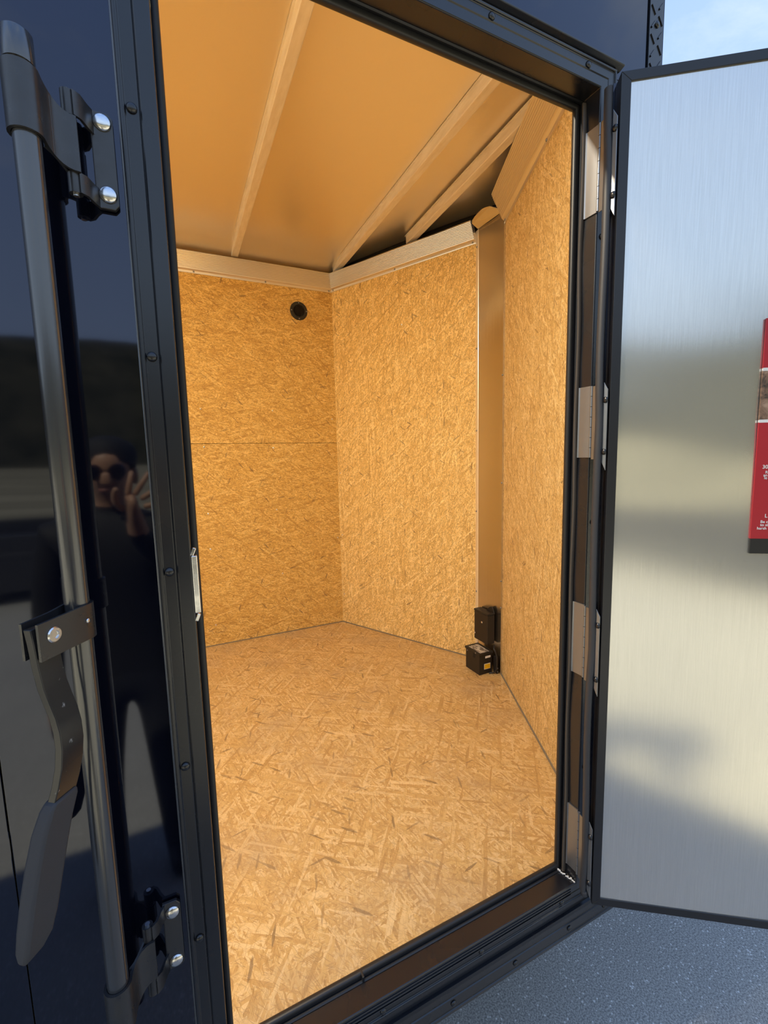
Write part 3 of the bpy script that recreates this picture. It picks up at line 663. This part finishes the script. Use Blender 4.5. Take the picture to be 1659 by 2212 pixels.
def hinge_bracket(zc, up):
    """strap round the bar, barrel and wall plate; up=+1 top bracket, -1 its mirror image at the bottom"""
    Z = lambda z: zc + up*z
    def zz(a, b): return (max(Z(a), Z(b)), min(Z(a), Z(b)))
    h = empty('bar_bracket', (-.91, -.01, zc)); h.parent = lk; h.location = Vector((-.91, -.01, zc)) - ORG[lk.name]
    # strap: loop round the bar, then a flat that dips to the barrel
    path = []; tp = []; bt = []
    for k in range(15):
        a = math.radians(60 - 250*k/14)            # from behind the bar, round its front, to its near side
        path.append((TX - .0155*math.cos(a-PI*.15), TY + .0155*math.sin(a+.55))); 
    path = [(TX + .0158*math.cos(math.radians(d)), TY + .0158*math.sin(math.radians(d))) for d in range(110, 366, 17)]
    tp = [Z(.045)]*len(path); bt = [Z(-.023)]*len(path)
    x0, y0 = path[-1]
    for k in range(1, 9):
        t = k/8; cx, cy = TX+.0175, -.0385; path.append(((1-t)**2*x0 + 2*t*(1-t)*cx + t*t*-.9115, (1-t)**2*y0 + 2*t*(1-t)*cy + t*t*-.0385)); s = .5-.5*math.cos(PI*t)
        tp.append(Z(.045 - .018*s)); bt.append(Z(-.023 - .012*s))
    bm = B(); band(bm, path, .0036, tp, bt); obj('strap', bm, 'black_steel', h, smooth=True, autosmooth=35)
    path2 = [(TX + .0158*math.cos(math.radians(d)), TY + .0158*math.sin(math.radians(d))) for d in (120, 105, 90)] ; path2 = [(TX+.0135, TY+.013), (TX+.0215, TY+.018), (-.925, -.031)]
    bm = B(); band(bm, path2, .003, [Z(.040), Z(.036), Z(.027)], [Z(-.023), Z(-.027), Z(-.035)]); obj('strap', bm, 'black_steel', h)
    for k in range(5):                              # little webs that join the two straps
        t = (k+.5)/5; p = Vector(((1-t)**2*x0 + 2*t*(1-t)*cx + t*t*-.9115, (1-t)**2*y0 + 2*t*(1-t)*cy + t*t*-.0385, 0)); q = Vector((TX+.0135, TY+.013, 0)).lerp(Vector((-.925, -.031, 0)), t)
        m_ = (p+q)/2; d = q-p; zt = Z(.030 - .014*t)
        bm = B(); bm_box(bm, (m_.x, m_.y, zt), (d.length*.96, .0022, .010), Matrix.Rotation(math.atan2(d.y, d.x), 3, 'Z')); obj('web', bm, 'black_steel', h)
    bx, by = -.9195, -.030
    hi, lo = zz(.058, .030); bm = B(); bm_tube(bm, [(bx, by, lo), (bx, by, hi)], .0075, 20); obj('barrel', bm, 'black_steel', h, smooth=True, autosmooth=40)
    hi, lo = zz(.028, -.032); bm = B(); bm_tube(bm, [(bx, by, lo), (bx, by, hi)], .0078, 20); obj('barrel', bm, 'black_steel', h, smooth=True, autosmooth=40)
    hi, lo = zz(-.034, -.057); bm = B(); bm_tube(bm, [(bx, by, lo), (bx, by, hi)], .0075, 20); obj('barrel', bm, 'black_steel', h, smooth=True, autosmooth=40)
    hi, lo = zz(.0605, -.0595); bm = B(); bm_tube(bm, [(bx, by, lo), (bx, by, hi)], .0036, 14); obj('hinge_pin', bm, 'chrome', h, smooth=True, autosmooth=40)
    # wall plate with a joggle to the barrel, slotted between its two ears
    for (za, zb) in ((.058, .030), (-.034, -.057)):
        hi, lo = zz(za, zb); bm = B(); band(bm, [(bx+.005, by-.006), (bx+.012, -.030), (-.902, -.016), (-.8975, -.0075), (-.893, -.0055)], .0036, [hi]*5, [lo]*5); obj('plate_ear', bm, 'black_steel', h, smooth=True, autosmooth=35)
    hi, lo = zz(.0585, -.0575)
    bm = B(); bm_prism(bm, [(-.900, -.002, lo+.004), (-.8975, -.002, lo), (-.8795, -.002, lo), (-.8745, -.002, lo+.006), (-.8745, -.002, hi-.006), (-.8795, -.002, hi), (-.900, -.002, hi)], (0, -.0062, 0)); obj('wall_plate', bm, 'black_steel', h, bevel=.0012)
    for z in (.046, -.040):
        bm = B(); bm_dome(bm, (-.8862, -.0082, Z(z)), .0106, .0048, (0, -1, 0), 24); obj('bolt', bm, 'chrome', h, smooth=True)
hinge_bracket(1.5255, 1); hinge_bracket(.3940, -1)
# middle clamp
pd = Vector((-.60, -.80, 0)); pn_ = Vector((.80, -.60, 0))
cl = empty('handle_clamp', (TX, TY, .92)); cl.parent = lk; cl.location = Vector((TX, TY, .92)) - ORG[lk.name]
T0 = Vector((TX, TY, 0))
path = [T0 + pd*.066 + pn_*.0125, T0 + pd*.034 + pn_*.0135, T0 + pd*.006 + pn_*.0155]
path += [T0 + (pn_*math.cos(a) - pd*math.sin(a))*.0155 for a in [math.radians(d) for d in range(15, 180, 15)]]
path += [T0 + pd*.006 - pn_*.0155, T0 + pd*.030 - pn_*.0105, T0 + pd*.066 - pn_*.0095]
bm = B(); band(bm, [(p.x, p.y) for p in path], .0034, [.966 - .003*min(1, max(0, (p-T0).dot(pd)/.06)) for p in path], [.922 - .002*min(1, max(0, (p-T0).dot(pd)/.06)) for p in path])
obj('clamp', bm, 'black_steel', cl, smooth=True, autosmooth=30)
bc = T0 + pd*.048 + pn_*.0145 + Vector((0, 0, .9455))
bm = B(); bm_lathe(bm, [(.0092, 0), (.0092, .001), (.0078, .0022), (.0050, .0022), (.0046, .0006), (.0005, .0006)], bc, pn_, 22); obj('pivot_bolt', bm, 'chrome', cl, smooth=True, autosmooth=35)
bm = B(); bm_lathe(bm, [(.0032, 0), (.003, .0016), (.0005, .0016)], T0 + pd*.004 + pn_*.0172 + Vector((0, 0, .946)), pn_, 14); obj('set_screw', bm, 'chrome', cl, smooth=True)
# handle: flat bar that hangs from the pivot, swinging out and in, then the grip
def bar_path(stations, name, m, parent, bevel):
    bm = B(); rows = []
    for (z, off, out, wid, th) in stations:
        c = T0 + pd*(.048 + out) + pn_*off + Vector((0, 0, z)); a = pd*wid/2; t = pn_*th/2
        rows.append([bm.verts.new(c - a - t), bm.verts.new(c + a - t), bm.verts.new(c + a + t), bm.verts.new(c - a + t)])
    for a, b in zip(rows, rows[1:]):
        for k in range(4): bm.faces.new([a[k], a[(k+1) % 4], b[(k+1) % 4], b[k]])
    bm.faces.new(rows[0][::-1]); bm.faces.new(rows[-1])
    return obj(name, bm, m, parent, bevel=bevel, smooth=True, autosmooth=40)
hd = empty('handle', (-.985, -.105, .55)); hd.parent = lk; hd.location = Vector((-.985, -.105, .55)) - ORG[lk.name]
bar = []
for z, off, out in ((.958, .002, .006), (.94, .002, .004), (.91, .0025, .002), (.885, .004, .000), (.868, .008, -.001), (.850, .013, -.002), (.832, .0165, -.002), (.812, .018, -.001), (.790, .0165, .001), (.768, .0125, .004), (.748, .007, .007), (.735, .003, .010)):
    bar.append((z, off, out, .030, .010))
bar_path(bar, 'handle_bar', 'worn_steel', hd, .001)
grip = []
for z, off, out, w_, t_ in ((.752, .0075, .007, .031, .016), (.742, .0045, .009, .038, .0185), (.715, -.003, .014, .040, .0205), (.68, -.010, .019, .041, .021), (.64, -.017, .024, .041, .021), (.60, -.023, .029, .040, .020), (.575, -.0265, .033, .036, .018), (.560, -.0285, .038, .024, .012)):
    grip.append((z, off, out, w_, t_))
bar_path(grip, 'handle_grip', 'grip', hd, .004)

# ================================================================== THINGS INSIDE
# round vent on the far wall
vt = empty('wall_vent', (-.016, FC.y, 2.064)); tag(vt, 'small round black louvred vent high on the far wall', 'vent')
bm = B(); prof = [(.0555, 0), (.0560, .003), (.0530, .008), (.044, .0095), (.036, .0085), (.034, .004), (.034, 0)]
rings = []
for r, hh in prof: rings.append([bm.verts.new((-.016 + r*math.cos(2*PI*k/40), FC.y - .0003 - hh, 2.064 + r*math.sin(2*PI*k/40))) for k in range(40)])
for a, b in zip(rings, rings[1:]):
    for k in range(40): bm.faces.new([a[k], a[(k+1) % 40], b[(k+1) % 40], b[k]])
obj('vent_ring', bm, 'plastic', vt, smooth=True, autosmooth=40)
bm = B(); bm_lathe(bm, [(.0345, 0), (.0345, .001)], (-.016, FC.y-.0004, 2.064), (0, -1, 0), 32); obj('vent_back', bm, 'void', vt)
for k in range(9):
    x = -.046 + .0075*k; hgt = 2*math.sqrt(max(0, .033**2 - (x+.016)**2))
    bm = B(); bm_box(bm, (x, FC.y-.0045, 2.064), (.0022, .006, hgt), Matrix.Rotation(.5, 3, 'Z')); obj('louvre', bm, 'plastic', vt)
for k in range(4):
    a = PI/4*0 + PI/2*k; place(SMALL, 'screw', (-.016 + .0475*math.cos(a), FC.y-.0090, 2.064 + .0475*math.sin(a)), vt, (0, -1, 0))
# battery box on the floor at the post
bb = empty('battery_box', (.59, 1.13, 0)); tag(bb, 'black lidded battery box on the floor against the post', 'battery box')
bm = B(); boxr(bm, (.549, 1.074, 0), (.632, 1.192, .106)); obj('case', bm, 'plastic', bb, bevel=.003)
bm = B(); boxr(bm, (.545, 1.070, .107), (.635, 1.196, .119)); obj('lid', bm, 'plastic', bb, bevel=.002)
bm = B(); bm_box(bm, (.586, 1.126, .1196), (.058, .100, .0012)); obj('top_label', bm, 'grey_print', bb)
bm = B(); boxr(bm, (.5475, 1.112, .082), (.549, 1.126, .104)); obj('lid_clip', bm, 'void', bb, bevel=.001)
bm = B(); boxr(bm, (.587, 1.0732, .086), (.621, 1.0740, .097)); obj('white_label', bm, 'white_print', bb)
bm = B(); boxr(bm, (.580, 1.0732, .026), (.620, 1.0740, .056)); o = obj('yellow_label', bm, 'white_print', bb); o['label'] = 'yellow warning label'
bm = B(); boxr(bm, (.5825, 1.0727, .0285), (.6175, 1.0735, .0535)); obj('yellow_field', bm, 'yellow', o)
for y, z in ((1.176, .100), (1.100, .114)): place(SMALL, 'screw', (.5485 if z < .105 else .5445, y, z), bb, (-1, 0, 0))
bm = B(); boxr(bm, (.6405, 1.045, .0), (.6490, 1.075, .09)); obj('mount_tab', bm, 'plastic', bb, bevel=.002)
for z in (.012, .03): place(SMALL, 'screw', (.6445, 1.0445, z), bb, (0, -1, 0))
# upper breakaway charger box fixed to the post
ub = empty('charger_box', (.62, 1.13, .153)); tag(ub, 'tall black plastic box fixed to the post above the battery', 'charger box')
bm = B(); boxr(bm, (.604, 1.077, .1535), (.6495, 1.190, .309)); obj('case', bm, 'plastic', ub, bevel=.003)
bm = B(); boxr(bm, (.602, 1.075, .310), (.6495, 1.192, .320)); obj('lid', bm, 'plastic', ub, bevel=.002)
bm = B(); bm_prism(bm, [(.6485, 1.135, .3205), (.6485, 1.075, .3205), (.6485, 1.085, .341), (.6485, 1.097, .350), (.6485, 1.112, .343)], (-.006, 0, 0)); obj('hang_tab', bm, 'plastic', ub, bevel=.001)
for y, z in ((1.125, .262), (1.186, .185)): place(SCREW, 'screw', (.6038, y, z), ub, (-1, 0, 0))
# cable
bm = B(); pts = []
for k in range(25):
    t = k/24; pts.append((.624 + .006*math.sin(PI*t), 1.060 - .026*math.sin(PI*t) - .004*t, .142 - .136*t + .012*math.sin(2*PI*t)))
pts = [(.6390, 1.066, .150)] + pts[2:-1] + [(.622, 1.062, .0045), (.606, 1.064, .0045)]
bm_tube(bm, pts, .0042, 10)
obj('cable', bm, 'rubber', bb, smooth=True)
# added fill strip lamp, hidden above the doorway, to brighten the interior
d = empty('added_fill_lamp', (-1.3, .27, 2.33)); tag(d, 'added unseen fill strip lamp on the ceiling just inside the doorway', 'lamp')
bm = B(); boxr(bm, (-2.0, .235, 2.303), (-.60, .305, 2.319)); obj('fill_lamp_base', bm, 'white_print', d, bevel=.003)
lm = mat('fill_lamp_lens', (.9, .9, .9), .4); b = lm.node_tree.nodes['Principled BSDF']; b.inputs['Emission Color'].default_value = (1, .88, .70, 1); b.inputs['Emission Strength'].default_value = 5
bm = B(); boxr(bm, (-1.99, .240, 2.297), (-.61, .300, 2.303)); obj('fill_lamp_lens', bm, lm, d, bevel=.002)
l = bpy.data.lights.new('fill_lamp_light', 'AREA'); l.shape = 'RECTANGLE'; l.size = 1.36; l.size_y = .055; l.energy = FILL_WATTS; l.color = (1, .87, .66)
o = bpy.data.objects.new('fill_lamp_light', l); COL.objects.link(o); o.location = (-1.3, .27, 2.293)

# ================================================================== SEEN ONLY AS REFLECTIONS: parked trailer and the photographer
pk = empty('parked_trailer', (-3, -6.6, GZ)); tag(pk, 'low dark utility trailer parked across the lot', 'trailer')
bm = B(); boxr(bm, (-9, -8.0, .0), (2.6, -5.9, .10)); obj('deck', bm, 'black_steel', pk, bevel=.02)
bm = B(); boxr(bm, (-9, -5.95, .10), (2.6, -5.9, .30)); obj('side_panel', bm, 'black_steel', pk, bevel=.01)
bm = B(); boxr(bm, (-9, -8.0, .10), (2.6, -7.95, .30)); obj('side_panel', bm, 'black_steel', pk, bevel=.01)
bm = B(); boxr(bm, (-9, -7.95, .10), (-8.95, -5.95, .30)); obj('end_panel', bm, 'black_steel', pk, bevel=.01)
for x in (-4.0, -2.9, .4):
    bm = B(); bm_lathe(bm, [(.16, -.09), (.31, -.10), (.34, -.06), (.34, .06), (.31, .10), (.16, .09)], (x, -6.05, GZ+.34), (0, 1, 0), 28); obj('wheel', bm, 'tyre', pk, smooth=True, autosmooth=40)
bm = B(); boxr(bm, (-9, -5.93, GZ+.16), (2.6, -5.88, .02)); obj('skirt_panel', bm, 'black_steel', pk)
M_['jacket'] = mat('black_jacket', (.012, .012, .014), .75, 0); M_['skin'] = mat('skin', (.52, .29, .19), .5, 0)
M_['trousers'] = mat('dark_trousers', (.02, .022, .03), .8, 0); M_['shoe'] = mat('dark_shoe', (.015, .013, .012), .5, 0)
def person():
    px, py = -1.03, -1.22
    p = empty('person', (px, py, GZ)); tag(p, 'person in dark jacket and sunglasses holding up a phone, mirrored in the paint', 'person')
    verts, edges, rad, roots = [], [], [], []
    def chain(pts, start=None, root=False):
        i0 = start
        for (c, r) in pts:
            verts.append((c[0], c[1], c[2] + (.022 if c[2] > .3 else 0))); rad.append(r); i = len(verts)-1
            if i0 is not None: edges.append((i0, i))
            elif root: roots.append(i)
            i0 = i
        return i0
    pel = chain([((px, py-.02, .39), (.165, .115))], None, True)
    chest = chain([((px, py-.02, .56), (.155, .11)), ((px, py, .74), (.18, .125)), ((px, py-.01, .865), (.155, .105))], pel)
    neck = chain([((px, py, .945), (.065, .06)), ((px, py+.015, 1.0), (.055, .055)), ((px, py+.03, 1.055), (.072, .085)), ((px, py+.03, 1.115), (.08, .10)), ((px, py+.022, 1.17), (.065, .085))], chest)
    for sd_ in (-1, 1):
        chain([((px+sd_*.10, py-.01, .30), (.098, .10)), ((px+sd_*.105, py+.02, -.03), (.066, .068)), ((px+sd_*.11, py-.02, -.40), (.045, .048)), ((px+sd_*.115, py, -.475), (.045, .042)), ((px+sd_*.125, py+.13, -.485), (.042, .033))], pel)
    chain([((px-.19, py, .86), (.075, .07)), ((px-.235, py+.0, .59), (.052, .052)), ((px-.225, py+.08, .37), (.038, .04)), ((px-.215, py+.12, .28), (.04, .025)), ((px-.21, py+.14, .20), (.03, .018))], chest)
    W_ = Vector((-.938, -.845, .945))
    chain([((px+.19, py, .86), (.075, .07)), ((px+.235, py+.13, .66), (.053, .053)), (tuple(W_ - Vector((-.005, .035, .06))), (.037, .037)), (tuple(W_), (.030, .027)), (tuple(W_ + Vector((-.004, .022, .045))), (.042, .018)), (tuple(W_ + Vector((-.006, .038, .085))), (.040, .016))], chest)
    # right hand: fingers spread upward, thumb to the side
    for k, (dx, dz, ln, an) in enumerate(((-.016, .086, .078, 12), (.006, .088, .084, 34), (.024, .074, .078, 58), (.032, .052, .062, 80))):
        b0 = W_ + Vector((dx*.8, .034, dz-.012)); a_ = math.radians(an); dirv = Vector((math.sin(a_), .12, math.cos(a_))).normalized()
        d2 = (dirv + Vector((0, -.35, 0))).normalized(); d3 = (dirv + Vector((0, -.8, 0))).normalized()
        c = [b0, b0 + dirv*ln*.48, b0 + dirv*ln*.48 + d2*ln*.30, b0 + dirv*ln*.48 + d2*ln*.30 + d3*ln*.24]
        chain([(tuple(q), (.0100 - .0008*i,)*2) for i, q in enumerate(c)], None, True)
    b0 = W_ + Vector((-.026, .020, .03)); c = [b0, b0 + Vector((-.020, .014, .026)), b0 + Vector((-.020, .024, .052)), b0 + Vector((-.012, .034, .072))]
    chain([(tuple(q), (.0115 - .001*i,)*2) for i, q in enumerate(c)], None, True)
    me = bpy.data.meshes.new('tmp'); me.from_pydata([Vector(v) for v in verts], edges, [])
    o = bpy.data.objects.new('tmp', me); COL.objects.link(o)
    md = o.modifiers.new('skin', 'SKIN'); md.use_smooth_shade = True
    for i, r in enumerate(rad): me.skin_vertices[0].data[i].radius = r; me.skin_vertices[0].data[i].use_root = i in roots
    sb = o.modifiers.new('sub', 'SUBSURF'); sb.levels = sb.render_levels = 2
    dg = bpy.context.evaluated_depsgraph_get(); dg.update()
    m2 = bpy.data.meshes.new_from_object(o.evaluated_get(dg)); bpy.data.objects.remove(o)
    m2.transform(Matrix.Translation(-Vector((px, py, GZ))))
    b = bpy.data.objects.new('body', m2); COL.objects.link(b); put(b, (px, py, GZ), p)
    m2.materials.clear()
    for k in ('jacket', 'skin', 'trousers', 'shoe'): m2.materials.append(M_[k])
    hand = W_ + Vector((.01, .03, .08))
    for f in m2.polygons:
        c = f.center + Vector((px, py, GZ)); f.use_smooth = True
        f.material_index = 3 if c.z < -.43 else 1 if (c.z > .99 and abs(c.x-px) < .13) or (c-hand).length < .115 or (c - Vector((px-.212, py+.13, .22))).length < .085 else 2 if c.z < .36 and abs(c.x-px) < .2 else 0
    hc = Vector((px, py+.03, 1.122))
    # face: nose, lips, ears as parts of the head
    bm = B()
    bm_prism(bm, [(hc.x-.012, hc.y+.094, hc.z-.012), (hc.x+.012, hc.y+.094, hc.z-.012), (hc.x+.018, hc.y+.094, hc.z-.052), (hc.x-.018, hc.y+.094, hc.z-.052)], (0, .016, -.004)); obj('nose', bm, 'skin', p, bevel=.006, smooth=True)
    bm = B(); bm_tube(bm, [(hc.x-.024, hc.y+.088, hc.z-.075), (hc.x, hc.y+.096, hc.z-.073), (hc.x+.024, hc.y+.088, hc.z-.075)], .006, 10); obj('mouth', bm, mat('lips', (.36, .15, .12), .5), p, smooth=True)
    for sd_ in (-1, 1):
        bm = B(); bm_lathe(bm, [(.012, -.008), (.03, -.006), (.032, .004), (.02, .008)], (hc.x+sd_*.082, hc.y-.005, hc.z-.03), (sd_, -.3, 0), 16); obj('ear', bm, 'skin', p, smooth=True)
    bm = B(); bm_lathe(bm, [(.089, -.03), (.095, .0), (.094, .03), (.082, .055), (.052, .073), (.01, .08)], (hc.x, hc.y-.016, hc.z+.03), (0, -.30, 1), 28)
    obj('hair', bm, 'jacket', p, smooth=True, autosmooth=50)
    bm = B()
    for sd_ in (-1, 1): bm_lathe(bm, [(.026, 0), (.028, .004), (.02, .008)], (hc.x+sd_*.033, hc.y+.092, hc.z-.012), (sd_*.25, 1, 0), 18)
    bm_box(bm, (hc.x, hc.y+.098, hc.z-.006), (.02, .004, .005)); obj('sunglasses', bm, 'paint', p, smooth=True, autosmooth=40)
person()
ph_ = B(); R3 = M.to_3x3()
bm_box(ph_, cam.location - fw*.016 + rt*.012 - dn*(-.03), (.076, .155, .009), R3)
tag(obj('phone', ph_, 'black_print', bevel=.003), 'dark phone held up in the photographer\'s raised hand', 'phone')
